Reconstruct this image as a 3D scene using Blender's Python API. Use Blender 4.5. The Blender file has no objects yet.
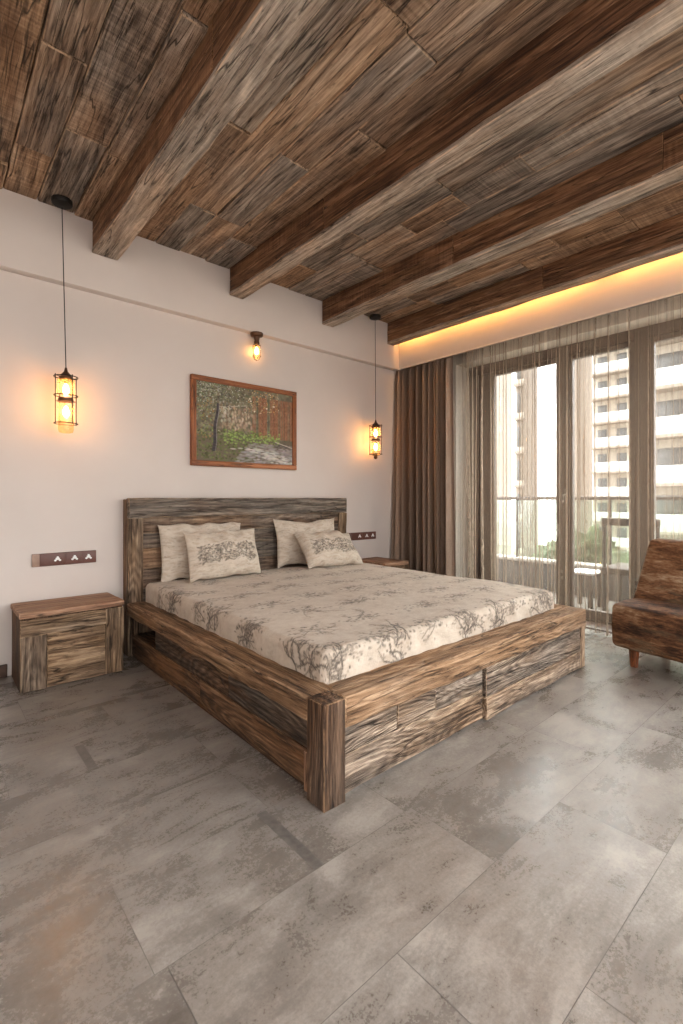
import bpy, bmesh, math, random
import numpy as np
from mathutils import Vector, Matrix, noise, Euler
R = math.radians
rnd = random.Random(11)
nrng = np.random.default_rng(5)
SC = bpy.context.scene
COL = SC.collection

# ------------------------------------------------------------------ node helpers
class NT:
    def __init__(s, name):
        s.m = bpy.data.materials.new(name); s.m.use_nodes = True
        s.t = s.m.node_tree; s.t.nodes.clear()
        s.out = s.t.nodes.new('ShaderNodeOutputMaterial')
    def n(s, typ, ins=None, **kw):
        nd = s.t.nodes.new(typ)
        for k, v in kw.items(): setattr(nd, k, v)
        for k, v in (ins or {}).items():
            if isinstance(v, bpy.types.NodeSocket): s.t.links.new(v, nd.inputs[k])
            else: nd.inputs[k].default_value = v
        return nd
    def math(s, op, a, b=0.0, c=None, clamp=False):
        d = {0: a, 1: b}
        if c is not None: d[2] = c
        nd = s.n('ShaderNodeMath', d, operation=op); nd.use_clamp = clamp
        return nd.outputs[0]
    def vmul(s, v, xyz):
        return s.n('ShaderNodeVectorMath', {0: v, 1: xyz}, operation='MULTIPLY').outputs[0]
    def noise(s, v, scale=1, detail=2, rough=.5, dist=0.0):
        return s.n('ShaderNodeTexNoise', {'Vector': v, 'Scale': scale, 'Detail': detail, 'Roughness': rough, 'Distortion': dist}).outputs[0]
    def ramp(s, f, stops, interp='LINEAR'):
        r = s.n('ShaderNodeValToRGB', {0: f}); cr = r.color_ramp; cr.interpolation = interp
        while len(cr.elements) < len(stops): cr.elements.new(.5)
        for e, (p, c) in zip(cr.elements, stops):
            e.position = p; e.color = (*c, 1) if len(c) == 3 else c
        return r.outputs[0]
    def mapr(s, f, a, b, c=0., d=1.):
        return s.n('ShaderNodeMapRange', {0: f, 1: a, 2: b, 3: c, 4: d}).outputs[0]
    def mix(s, f, a, b, mode='MIX'):
        nd = s.n('ShaderNodeMix', data_type='RGBA', blend_type=mode)
        for i, v in ((0, f), (6, a), (7, b)):
            if isinstance(v, bpy.types.NodeSocket): s.t.links.new(v, nd.inputs[i])
            else: nd.inputs[i].default_value = v if i == 0 else (*v, 1) if len(v) == 3 else v
        return nd.outputs[2]
    def bump(s, h, strength=.5, dist=.01):
        return s.n('ShaderNodeBump', {'Height': h, 'Strength': strength, 'Distance': dist}).outputs[0]
    def principled(s, col, rough=.6, normal=None, **kw):
        d = {'Base Color': col if isinstance(col, bpy.types.NodeSocket) else (*col, 1), 'Roughness': rough}
        if normal is not None: d['Normal'] = normal
        d.update(kw)
        p = s.n('ShaderNodeBsdfPrincipled', d)
        s.t.links.new(p.outputs[0], s.out.inputs[0]); return p
    def surf(s, sh): s.t.links.new(sh, s.out.inputs[0])
    def attr(s, name, o='Vector'):
        return s.n('ShaderNodeAttribute', attribute_name=name).outputs[o]
    def obj(s): return s.n('ShaderNodeTexCoord').outputs['Object']
    def pos(s): return s.n('ShaderNodeNewGeometry').outputs['Position']

def wood(name, stops, grey=(.30, .26, .22), greyamt=.5, warm=(.33, .16, .06), warmamt=.3, ringk=9., ringw=.4, rough=.72, bump=.6, spec=.3, fib=1.):
    """old sawn timber; 'gc' = metres along / across / through each board, 'tint' = light, grey, saw"""
    s = NT(name)
    g = s.attr('gc'); tn = s.n('ShaderNodeSeparateXYZ', {0: s.attr('tint')})
    tb, tg, ts = tn.outputs[0], tn.outputs[1], tn.outputs[2]
    wob = s.noise(s.vmul(g, (7, 30, 30)), 1, 2, .5)
    big = s.math('MULTIPLY_ADD', wob, .035, s.noise(s.vmul(g, (.6, 4.4, 4.4)), 1, 1.5, .45))
    ring = s.math('SINE', s.math('MULTIPLY', big, ringk * 6.283))
    ring = s.math('MULTIPLY_ADD', ring, .5, .5)
    fibre = s.mapr(s.noise(s.vmul(g, (3.2, 62, 62)), 1, 4, .72), .32, .68, .18, .82)
    streak = s.noise(s.vmul(g, (1.8, 24, 24)), 1, 4, .65)
    blotch = s.noise(s.vmul(g, (2.4, 6.5, 6.5)), 1, 5, .68)
    spots = s.noise(s.vmul(g, (16, 40, 40)), 1, 3, .7)
    saw = s.noise(s.vmul(g, (70, 3, 3)), 1, 1.5, .5)
    rmask = s.mapr(s.noise(s.vmul(g, (1.5, 5, 5)), 1, 3, .6), .38, .6, .25, 1.)
    v = s.math('MULTIPLY', s.math('MULTIPLY', s.math('SUBTRACT', ring, .45), rmask), ringw)
    v = s.math('MULTIPLY_ADD', s.math('SUBTRACT', fibre, .5), s.math('MULTIPLY_ADD', ts, -.5, 1.0 * fib), v)
    v = s.math('MULTIPLY_ADD', s.math('SUBTRACT', streak, .5), 1.1, v)
    v = s.math('MULTIPLY_ADD', s.math('SUBTRACT', blotch, .5), .75, v)
    sw = s.math('MULTIPLY', s.math('SUBTRACT', saw, .5), s.math('MULTIPLY', ts, .9))
    v = s.math('ADD', v, sw)
    v = s.math('ADD', v, .5)
    v = s.math('ADD', v, s.math('MULTIPLY', s.math('SUBTRACT', tb, .5), .34), clamp=True)
    stops = [(p_, (c_[0] * 1.05, c_[1] * .92, c_[2] * .80)) for p_, c_ in stops]
    col = s.ramp(v, stops)
    greyamt = greyamt * .62
    gm = s.math('MULTIPLY', s.mapr(s.math('ADD', s.math('MULTIPLY', tg, .5), s.noise(s.vmul(g, (1.1, 3.2, 3.2)), 1, 3, .6)), .55, .95), greyamt)
    lum = s.n('ShaderNodeRGBToBW', {0: col}).outputs[0]
    gcol = s.mix(1., s.n('ShaderNodeCombineXYZ', {0: lum, 1: lum, 2: lum}).outputs[0], tuple(c / max(grey) * 1.12 for c in grey), 'MULTIPLY')
    col = s.mix(gm, col, gcol)
    wm = s.math('MULTIPLY', s.mapr(s.noise(s.vmul(g, (1.7, 7, 7)), 1, 3, .6), .52, .70), warmamt)
    col = s.mix(wm, col, warm, 'MIX')
    col = s.mix(s.math('MULTIPLY', s.mapr(spots, .60, .72), .5), col, (.035, .024, .017))
    crack = s.math('ABSOLUTE', s.math('SUBTRACT', s.noise(s.vmul(g, (.9, 13, 13)), 1, 2, .55), .5))
    crk = s.math('MULTIPLY', s.mapr(crack, .0, .012, 1., 0.), s.mapr(blotch, .42, .55))
    col = s.mix(s.math('MULTIPLY', crk, .85), col, (.018, .012, .009))
    kn = s.n('ShaderNodeTexVoronoi', {'Vector': s.vmul(g, (1.7, 5.5, 5.5)), 'Scale': 1.}).outputs['Distance']
    knm = s.mapr(kn, .06, .13, 1., 0.)
    col = s.mix(s.math('MULTIPLY', knm, .75), col, (.04, .022, .012))
    wear = s.math('MULTIPLY', s.attr('edge', 'Fac'), s.mapr(s.noise(s.vmul(g, (9, 20, 20)), 1, 3, .6), .42, .56))
    col = s.mix(s.math('MULTIPLY', wear, .75, clamp=True), col, tuple(min(1, c_ * 1.05) for c_ in stops[-1][1]))
    hair = s.noise(s.vmul(g, (1.6, 42, 42)), 1, 3, .55)
    hl = s.math('MULTIPLY', s.mapr(s.math('ABSOLUTE', s.math('SUBTRACT', hair, .5)), .006, .022, 1., 0.), s.mapr(streak, .42, .60, 1., 0.))
    col = s.mix(s.math('MULTIPLY', hl, .85), col, (.03, .019, .012))
    h = s.math('MULTIPLY_ADD', fibre, .6, s.math('MULTIPLY', ring, .5 * ringw + .1))
    h = s.math('MULTIPLY_ADD', streak, .8, h)
    h = s.math('SUBTRACT', h, s.math('MULTIPLY_ADD', hl, .4, s.math('MULTIPLY', crk, .9)))
    h = s.math('ADD', h, sw)
    s.principled(col, rough, s.bump(h, bump, .013), **{'Specular IOR Level': spec})
    return s.m

# ------------------------------------------------------------------ materials
M = {}
M['ceiling_wood'] = wood('ceiling_wood', [(0, (.075, .043, .026)), (.33, (.21, .138, .09)), (.66, (.40, .285, .195)), (1, (.66, .51, .37))], greyamt=1.35, warmamt=0.25, ringk=9, ringw=0.22, warm=(.27, .135, .06), bump=.8)
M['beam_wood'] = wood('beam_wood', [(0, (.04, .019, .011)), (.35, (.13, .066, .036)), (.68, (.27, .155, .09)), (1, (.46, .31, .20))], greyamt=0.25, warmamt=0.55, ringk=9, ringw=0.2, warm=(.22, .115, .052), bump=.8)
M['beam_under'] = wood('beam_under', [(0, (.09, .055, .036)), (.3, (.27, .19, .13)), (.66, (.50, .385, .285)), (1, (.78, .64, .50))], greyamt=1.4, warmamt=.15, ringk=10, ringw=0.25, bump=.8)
M['bed_dark'] = wood('bed_dark', [(0, (0.026, 0.014, 0.009)), (0.35, (0.088, 0.049, 0.027)), (0.68, (0.184, 0.111, 0.065)), (1, (0.339, 0.229, 0.14))], greyamt=1.35, warmamt=0.42, ringk=30, ringw=0.36, warm=(.30, .13, .045), bump=.9)
M['bed_rail'] = wood('bed_rail', [(0, (0.04, 0.023, 0.013)), (0.33, (0.162, 0.099, 0.057)), (0.66, (0.292, 0.196, 0.122)), (1, (0.486, 0.36, 0.251))], greyamt=0.9, warmamt=.3, ringk=24, ringw=0.26, warm=(.34, .18, .08), bump=.9)
M['bed_front'] = wood('bed_front', [(0, (0.046, 0.029, 0.02)), (0.3, (0.157, 0.109, 0.074)), (0.6, (0.28, 0.204, 0.146)), (1, (0.544, 0.442, 0.336))], greyamt=1.15, warmamt=0.18, ringk=44, ringw=.40, warm=(.34, .19, .085), bump=1., fib=1.15)
M['head_wood'] = wood('head_wood', [(0, (.045, .026, .017)), (.35, (.14, .09, .06)), (.68, (.26, .18, .125)), (1, (.44, .33, .23))], greyamt=1.4, warmamt=0.2, ringk=24, ringw=0.24, bump=.8)
M['stand_wood'] = wood('stand_wood', [(0, (0.045, 0.027, 0.016)), (0.32, (0.144, 0.095, 0.058)), (0.64, (0.27, 0.189, 0.122)), (1, (0.495, 0.378, 0.252))], greyamt=0.9, warmamt=.3, ringk=34, ringw=0.34, warm=(.30, .18, .08), bump=1.)
M['stand_top'] = wood('stand_top', [(0, (.11, .055, .035)), (.35, (.25, .145, .095)), (.68, (.37, .24, .165)), (1, (.48, .34, .25))], greyamt=.2, warmamt=.2, ringk=9, ringw=0.15, bump=.3, rough=.6)
def mat_hide():
    s = NT('distressed_leather'); g = s.attr('gc')
    a = s.noise(s.vmul(g, (3.5, 9, 16)), 1, 8, .7, .4); b = s.noise(s.vmul(g, (1.6, 3, 4)), 1, 4, .6); f = s.noise(s.vmul(g, (14, 30, 60)), 1, 6, .75)
    v = s.math('MULTIPLY_ADD', s.math('SUBTRACT', f, .5), .9, s.math('MULTIPLY_ADD', s.math('SUBTRACT', b, .5), .8, a))
    col = s.ramp(v, [(.28, (.022, .010, .006)), (.42, (.085, .036, .016)), (.54, (.18, .085, .038)), (.66, (.27, .16, .09)), (.8, (.42, .31, .21))])
    gr = s.mapr(s.noise(s.vmul(g, (2, 5, 9)), 1.3, 5, .65), .54, .64)
    col = s.mix(s.math('MULTIPLY', gr, .5), col, (.095, .085, .055))
    sc = s.math('ABSOLUTE', s.math('SUBTRACT', s.noise(s.vmul(g, (5, 9, 12)), 1, 2, .5, 1.5), .5))
    scm = s.math('MULTIPLY', s.mapr(sc, 0., .008, 1., 0.), s.mapr(b, .5, .6))
    col = s.mix(s.math('MULTIPLY', scm, .5), col, (.5, .36, .24))
    s.principled(col, .68, s.bump(s.math('ADD', a, s.math('MULTIPLY', f, .5)), .55, .012), **{'Specular IOR Level': .3}); return s.m
M['chair_hide'] = mat_hide()
M['frame_wood'] = wood('frame_wood', [(0, (.16, .06, .025)), (.35, (.26, .10, .045)), (.68, (.34, .145, .065)), (1, (.44, .2, .1))], greyamt=0., warmamt=.1, ringk=8, ringw=0.12, bump=.2, rough=.5)
M['leg_wood'] = wood('leg_wood', [(0, (.14, .05, .02)), (.35, (.25, .09, .04)), (.68, (.33, .13, .055)), (1, (.4, .17, .08))], greyamt=0., warmamt=.1, ringk=8, ringw=0.12, bump=.2, rough=.4)

def mat_wall():
    s = NT('plaster'); p = s.pos()
    n = s.noise(p, 1.3, 4, .6); f = s.noise(p, 60, 3, .6)
    col = s.ramp(n, [(.3, (.635, .562, .515)), (.7, (.68, .607, .56))])
    s.principled(col, .9, s.bump(s.math('MULTIPLY_ADD', f, .3, s.math('MULTIPLY', n, 1.)), .08, .01), **{'Specular IOR Level': .2})
    return s.m
M['wall'] = mat_wall()

def mat_floor():
    s = NT('stone_tile')
    g = s.attr('gc'); tn = s.n('ShaderNodeSeparateXYZ', {0: s.attr('tint')})
    cloud = s.noise(g, 2.1, 7, .62, .6)
    cloud2 = s.noise(s.vmul(g, (1.8, 4.2, 1)), 1.6, 8, .68, .8)
    fine = s.noise(g, 90, 4, .8)
    pat = s.noise(g, 5.5, 9, .72, .3)
    v = s.math('MULTIPLY_ADD', cloud, .55, s.math('MULTIPLY', cloud2, .5))
    v = s.math('ADD', v, s.math('MULTIPLY', s.math('SUBTRACT', tn.outputs[0], .5), .07))
    v = s.math('MULTIPLY_ADD', s.math('SUBTRACT', fine, .5), .34, v)
    col = s.ramp(v, [(.36, (.075, .062, .051)), (.46, (.132, .113, .096)), (.55, (.215, .19, .167)), (.65, (.35, .315, .28))])
    mid = s.noise(s.vmul(g, (26, 34, 1)), 1, 6, .8)
    col = s.mix(s.mapr(mid, .32, .68, .0, .40), col, (.30, .268, .238))
    light = s.math('MULTIPLY', s.mapr(s.math('MULTIPLY_ADD', s.math('SUBTRACT', mid, .5), .5, pat), .53, .65), s.mapr(cloud2, .44, .58))
    col = s.mix(s.math('MULTIPLY', light, .50), col, (.44, .395, .35))
    col = s.mix(s.math('MULTIPLY', s.mapr(s.noise(g, 1.1, 3, .5), .45, .62), .3), col, (.20, .158, .130))
    dk = s.mapr(s.math('MULTIPLY_ADD', s.math('SUBTRACT', mid, .5), .35, s.noise(s.vmul(g, (3, 7, 1)), 1.2, 8, .72)), .51, .61)
    col = s.mix(s.math('MULTIPLY', dk, .38), col, (.088, .074, .063))
    rg = s.mapr(v, .35, .7, .235, .33)
    h = s.math('MULTIPLY_ADD', fine, .4, pat)
    s.principled(col, rg, s.bump(h, .10, .003), **{'Specular IOR Level': .8})
    return s.m
M['floor'] = mat_floor()

def simple(name, col, rough=.6, metal=0., var=.12, scale=30, bump=.1, spec=.5):
    s = NT(name); p = s.obj(); n = s.noise(p, scale, 3, .6)
    c = s.ramp(n, [(.3, tuple(x * (1 - var) for x in col)), (.7, tuple(min(1, x * (1 + var)) for x in col))])
    s.principled(c, rough, s.bump(n, bump, .003), Metallic=metal, **{'Specular IOR Level': spec}); return s.m
M['grout'] = simple('grout', (.16, .142, .127), .9)
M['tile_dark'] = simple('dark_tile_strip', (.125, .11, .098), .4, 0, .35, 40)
M['black'] = simple('black_metal', (.02, .017, .015), .45, .6)
M['bronze'] = simple('bronze_metal', (.10, .052, .030), .4, .7)
M['white_paint'] = simple('white_paint', (.80, .74, .66), .8, 0, .03, 5)
M['white_trim'] = simple('white_trim', (.72, .66, .6), .6)
M['frame'] = simple('window_metal', (.115, .082, .066), .5, .0, .08)
M['handle'] = simple('brushed_handle', (.6, .57, .52), .35, .6)
M['plate'] = simple('walnut_plate', (.115, .042, .028), .45, 0, .15, 12)
M['plate_pale'] = simple('pale_plate_end', (.30, .19, .135), .5)
M['white'] = simple('white_plastic', (.8, .8, .77), .4)
M['dark'] = simple('dark_recess', (.02, .014, .01), .9)
M['baseboard'] = simple('baseboard', (.075, .045, .032), .4, 0, .5, 9)
M['rail_metal'] = simple('rail_metal', (.08, .06, .05), .5)
M['kerb'] = simple('kerb_concrete', (.30, .27, .24), .9)
M['balcony_floor'] = simple('balcony_floor_tile', (.14, .12, .103), .7)
M['kerb_face'] = simple('balcony_tile', (.065, .054, .047), .8)
M['stone'] = simple('rough_stone', (.36, .29, .235), .95, 0, .25, 6)
M['facade_white'] = simple('facade_white', (.48, .465, .44), .9, 0, .05, 1)
M['facade_cream'] = simple('facade_cream', (.40, .35, .295), .9, 0, .06, 1)
M['facade_beige'] = simple('facade_beige', (.25, .205, .17), .9, 0, .1, 1)
M['facade_window'] = simple('facade_window', (.075, .075, .075), .3)
M['leaf'] = simple('tree_leaf', (.060, .064, .026), .8, 0, .5, 2)
M['bark'] = simple('tree_bark', (.12, .08, .05), .9)
M['ground'] = simple('street', (.3, .28, .25), .9, 0, .2, .2)
M['outdoor_chair'] = simple('outdoor_rattan', (.06, .042, .033), .7)

def mat_glass(name, col=(1, 1, 1), gl=.06, rough=.0):
    s = NT(name)
    tr = s.n('ShaderNodeBsdfTransparent', {0: (*col, 1)}).outputs[0]
    g = s.n('ShaderNodeBsdfGlossy', {'Color': (1, 1, 1, 1), 'Roughness': rough}).outputs[0]
    s.surf(s.n('ShaderNodeMixShader', {0: gl, 1: tr, 2: g}).outputs[0]); return s.m
M['glass'] = mat_glass('window_glass', (.96, .98, .97))
M['glass_green'] = mat_glass('railing_glass', (.88, .95, .905))
def mat_lamp_glass():
    s = NT('amber_lamp_glass'); rib = s.noise(s.vmul(s.obj(), (60, 60, 8)), 3, 2, .5)
    tr = s.n('ShaderNodeBsdfTransparent', {0: (1, .88, .66, 1)}).outputs[0]
    tl = s.n('ShaderNodeBsdfTranslucent', {'Color': (.95, .68, .38, 1)}).outputs[0]
    g = s.n('ShaderNodeBsdfGlossy', {'Color': (1, 1, 1, 1), 'Roughness': .05}).outputs[0]
    a = s.n('ShaderNodeMixShader', {0: s.mapr(rib, .35, .65, .12, .24), 1: tr, 2: tl}).outputs[0]
    s.surf(s.n('ShaderNodeMixShader', {0: .06, 1: a, 2: g}).outputs[0]); return s.m
M['lamp_glass'] = mat_lamp_glass()

def mat_emit(name, col, st):
    s = NT(name); s.surf(s.n('ShaderNodeEmission', {0: (*col, 1), 1: st}).outputs[0]); return s.m
M['bulb'] = mat_emit('bulb_glow', (1., .50, .18), 100)
M['bulb_small'] = mat_emit('small_bulb_glow', (1., .55, .22), 30)
M['led'] = mat_emit('led_glow', (1., .47, .10), 120)

def mat_sheer():
    s = NT('sheer_voile'); p = s.obj()
    weave = s.noise(s.vmul(p, (1, 60, 3)), 8, 2, .5)
    lw = s.n('ShaderNodeLayerWeight', {'Blend': .5}).outputs['Facing']
    cosv = s.math('MAXIMUM', s.math('SUBTRACT', 1., lw), .12)
    a = s.math('SUBTRACT', 1., s.math('POWER', .76, s.math('DIVIDE', 1., cosv)))
    a = s.math('MULTIPLY', a, s.mapr(weave, .3, .7, .85, 1.15), clamp=True)
    tr = s.n('ShaderNodeBsdfTransparent', {0: (1, 1, 1, 1)}).outputs[0]
    c = (.44, .345, .265, 1)
    df = s.n('ShaderNodeBsdfDiffuse', {'Color': c}).outputs[0]
    tl = s.n('ShaderNodeBsdfTranslucent', {'Color': c}).outputs[0]
    cl = s.n('ShaderNodeMixShader', {0: .28, 1: df, 2: tl}).outputs[0]
    s.surf(s.n('ShaderNodeMixShader', {0: a, 1: tr, 2: cl}).outputs[0]); return s.m
M['sheer'] = mat_sheer()

def mat_curtain():
    s = NT('heavy_curtain'); p = s.obj()
    w = s.noise(s.vmul(p, (150, 150, 25)), 3, 2, .6)
    c = s.ramp(w, [(.3, (.19, .125, .09)), (.7, (.33, .235, .175))])
    s.principled(c, .75, s.bump(w, .15, .002), **{'Specular IOR Level': .25, 'Sheen Weight': .25, 'Sheen Roughness': .4}); return s.m
M['curtain'] = mat_curtain()

def mat_print(name):
    s = NT(name); ink = s.n('ShaderNodeSeparateXYZ', {0: s.attr('ink')})
    p = s.attr('gc')
    lin = s.noise(s.vmul(p, (14, 14, 14)), 1, 5, .65)
    thr = s.noise(s.vmul(p, (220, 60, 60)), 1, 2, .6)
    base = s.ramp(s.math('MULTIPLY_ADD', thr, .3, s.math('MULTIPLY', lin, .8)), [(.28, (.43, .35, .275)), (.5, (.55, .47, .385)), (.75, (.62, .545, .455))])
    brk = s.mapr(s.noise(p, 90, 2, .6), .3, .5, .6, 1.)
    col = s.mix(s.math('MULTIPLY', ink.outputs[1], .5), base, (.40, .30, .22))
    col = s.mix(s.math('MULTIPLY', s.math('MULTIPLY', ink.outputs[0], brk), .9, clamp=True), col, (.06, .048, .04))
    wr = s.noise(s.vmul(p, (3, 8, 8)), 1, 4, .6)
    s.principled(col, .9, s.bump(s.math('MULTIPLY_ADD', thr, .10, s.math('MULTIPLY_ADD', s.noise(s.vmul(p, (12, 22, 22)), 1, 4, .6), .5, wr)), .55, .025), **{'Specular IOR Level': .15, 'Sheen Weight': .1}); return s.m
M['print'] = mat_print('printed_linen')

def mat_paint():
    s = NT('painted_canvas'); c = s.attr('paint', 'Color'); n = s.noise(s.obj(), 260, 3, .7)
    col = s.mix(s.mapr(n, .3, .7, 0., .25), c, (.05, .04, .035), 'MULTIPLY')
    s.principled(col, .5, s.bump(n, .3, .002), **{'Specular IOR Level': .08}); return s.m
M['paint'] = mat_paint()

# ------------------------------------------------------------------ object helpers
def tag(o, label=None, cat=None, group=None, kind=None):
    for k, v in (('label', label), ('category', cat), ('group', group), ('kind', kind)):
        if v: o[k] = v
    return o
def empty(name, loc, label, cat, group=None, rz=0):
    o = bpy.data.objects.new(name, None); COL.objects.link(o)
    o.location = loc; o.rotation_euler = (0, 0, rz); o.empty_display_size = .1
    return tag(o, label, cat, group)

class MB:
    """verts in WORLD space; gc / tint per vertex"""
    def __init__(s): s.ed = []; s.v = []; s.f = []; s.gc = []; s.ti = []; s.mi = []; s.smooth = True
    def add(s, vs, fs, axis=0, tint=None, off=None, mi=0, edge=None):
        b = len(s.v)
        off = off or (rnd.uniform(-30, 30), rnd.uniform(-30, 30), rnd.uniform(-30, 30))
        tint = tint or (rnd.random(), rnd.random(), 0.)
        o = [(0, 1, 2), (1, 0, 2), (2, 0, 1)][axis]
        for p in vs:
            s.v.append(tuple(p)); s.gc.append((p[o[0]] + off[0], p[o[1]] + off[1], p[o[2]] + off[2])); s.ti.append(tint)
        s.ed += edge if edge else [0.] * len(vs)
        for f in fs: s.f.append(tuple(i + b for i in f)); s.mi.append(mi)
    def box(s, lo, hi, axis=0, amp=0., cell=.12, bev=.004, tint=None, mi=0, fr=5., off=None, warp=None):
        L = [hi[i] - lo[i] for i in range(3)]
        ax = []
        for i in range(3):
            b = min(bev, L[i] * .25); n = max(1, int(round((L[i] - 2 * b) / cell))) if amp > 0 else 1
            ax.append([0.] + [b + (L[i] - 2 * b) * k / n for k in range(n + 1)] + [L[i]])
        N = [len(a) for a in ax]
        idx = {}; vs = []; fs = []; eg = []
        no = Vector((rnd.uniform(0, 99), rnd.uniform(0, 99), rnd.uniform(0, 99)))
        def vert(t):
            if t in idx: return idx[t]
            p = [lo[i] + ax[i][t[i]] for i in range(3)]
            ex = [t[i] in (0, N[i] - 1) for i in range(3)]
            if sum(ex) >= 2:
                for i in range(3):
                    if ex[i]: p[i] += (1 if t[i] == 0 else -1) * min(bev, L[i] * .25) * .35
            if amp > 0:
                q = Vector(p) * fr + no
                d = noise.noise_vector(q) * amp + noise.noise_vector(q * 3.1) * amp * .45
                ed = 1.3 if sum(ex) >= 2 else .6
                p = [p[i] + d[i] * ed for i in range(3)]
            if warp: p = warp(p)
            eg.append(1. if sum(ex) >= 2 and amp > 0 else 0.); idx[t] = len(vs); vs.append(p); return idx[t]
        for i in range(3):
            j, k = (i + 1) % 3, (i + 2) % 3
            for side in (0, N[i] - 1):
                for a in range(N[j] - 1):
                    for b in range(N[k] - 1):
                        q = []
                        for (da, db) in ((0, 0), (1, 0), (1, 1), (0, 1)):
                            t = [0, 0, 0]; t[i] = side; t[j] = a + da; t[k] = b + db; q.append(vert(tuple(t)))
                        fs.append(q if side else q[::-1])
        s.add(vs, fs, axis, tint, off, mi, eg)
    def tube(s, pts, r, n=8, axis=2, cap=True, tint=None, mi=0):
        P = [Vector(p) for p in pts]; rr = r if isinstance(r, (list, tuple)) else [r] * len(P)
        vs = []; fs = []
        for i, p in enumerate(P):
            d = (P[min(i + 1, len(P) - 1)] - P[max(i - 1, 0)]).normalized()
            u = d.orthogonal().normalized() if abs(d.z) < .99 else Vector((1, 0, 0)); w = d.cross(u).normalized(); u = w.cross(d)
            for k in range(n):
                a = 2 * math.pi * k / n; vs.append(p + (u * math.cos(a) + w * math.sin(a)) * rr[i])
        for i in range(len(P) - 1):
            for k in range(n):
                a, b = i * n + k, i * n + (k + 1) % n; fs.append((a, b, b + n, a + n))
        if cap: fs.append(tuple(range(n))[::-1]); fs.append(tuple((len(P) - 1) * n + k for k in range(n)))
        s.add(vs, fs, axis, tint, mi=mi)
    def ring(s, c, R_, r, n=20, m=6, mi=0):
        vs = []; fs = []
        for i in range(n):
            a = 2 * math.pi * i / n
            for j in range(m):
                b = 2 * math.pi * j / m; q = R_ + r * math.cos(b)
                vs.append((c[0] + q * math.cos(a), c[1] + q * math.sin(a), c[2] + r * math.sin(b)))
        for i in range(n):
            for j in range(m):
                fs.append((i * m + j, ((i + 1) % n) * m + j, ((i + 1) % n) * m + (j + 1) % m, i * m + (j + 1) % m))
        s.add(vs, fs, mi=mi)
    def lathe(s, c, prof, n=20, mi=0, cap=True):
        vs = []; fs = []
        for (r, z) in prof:
            for k in range(n):
                a = 2 * math.pi * k / n; vs.append((c[0] + r * math.cos(a), c[1] + r * math.sin(a), c[2] + z))
        for i in range(len(prof) - 1):
            for k in range(n):
                a, b = i * n + k, i * n + (k + 1) % n; fs.append((a, b, b + n, a + n))
        if cap: fs.append(tuple(range(n))[::-1]); fs.append(tuple((len(prof) - 1) * n + k for k in range(n)))
        s.add(vs, fs, mi=mi)
    def grid(s, P, extra=None, wrap=False):
        """P: (ny, nx, 3) numpy"""
        ny, nx = P.shape[:2]; b = len(s.v)
        off = (rnd.uniform(-9, 9),) * 3
        for p in P.reshape(-1, 3):
            s.v.append(tuple(p)); s.gc.append((p[0] + off[0], p[1] + off[1], p[2] + off[2])); s.ti.append((.5, .5, 0)); s.ed.append(0.)
        for j in range(ny - 1):
            for i in range(nx - 1):
                a = b + j * nx + i; s.f.append((a, a + 1, a + nx + 1, a + nx)); s.mi.append(0)
    def build(s, name, mats, parent=None, smooth=True, sharp=35, origin=None):
        if not isinstance(mats, (list, tuple)): mats = [mats]
        me = bpy.data.meshes.new(name)
        V = np.array(s.v, dtype=float)
        org = np.array(origin if origin is not None else (parent.matrix_world.translation if parent is not None else (0, 0, 0)), dtype=float)
        if parent is None and origin is None:
            org = np.array([(V[:, 0].min() + V[:, 0].max()) / 2, (V[:, 1].min() + V[:, 1].max()) / 2, V[:, 2].min()])
        me.from_pydata((V - org).tolist(), [], s.f)
        for m in mats: me.materials.append(m)
        if len(mats) > 1: me.polygons.foreach_set('material_index', s.mi)
        a = me.attributes.new('gc', 'FLOAT_VECTOR', 'POINT'); a.data.foreach_set('vector', np.array(s.gc, dtype=np.float32).ravel())
        a = me.attributes.new('tint', 'FLOAT_VECTOR', 'POINT'); a.data.foreach_set('vector', np.array(s.ti, dtype=np.float32).ravel())
        a = me.attributes.new('edge', 'FLOAT', 'POINT'); a.data.foreach_set('value', np.array(s.ed, dtype=np.float32))
        if smooth:
            me.polygons.foreach_set('use_smooth', [True] * len(me.polygons))
            if sharp: me.set_sharp_from_angle(angle=R(sharp))
        me.update()
        o = bpy.data.objects.new(name, me); COL.objects.link(o)
        if parent is not None: o.parent = parent      # parents are built unrotated, at 'org' in world space
        else: o.location = org
        bpy.context.view_layer.update()
        return o
def upd(): bpy.context.view_layer.update()
def struct(name, mb, m, **k):
    o = mb.build(name, m, **k); o['kind'] = 'structure'; return o
def copy_tree(o, parent=None):
    c = o.copy(); COL.objects.link(c)
    if parent is not None: c.parent = parent
    for ch in list(o.children): copy_tree(ch, c)
    return c

# ------------------------------------------------------------------ room constants (metres, camera foot at the origin)
YW, YU = 3.56, 3.49         # back wall below / above the ledge
ZC, ZL = 2.96, 2.4925       # ceiling, ledge
XP = 3.886                  # pelmet face
XW, XF = 4.20, 4.41         # window wall face, window frame face
XL, YR = -2.4, -2.9
YC = -1.3                    # the built part of the ceiling ends here, behind the camera

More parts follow.
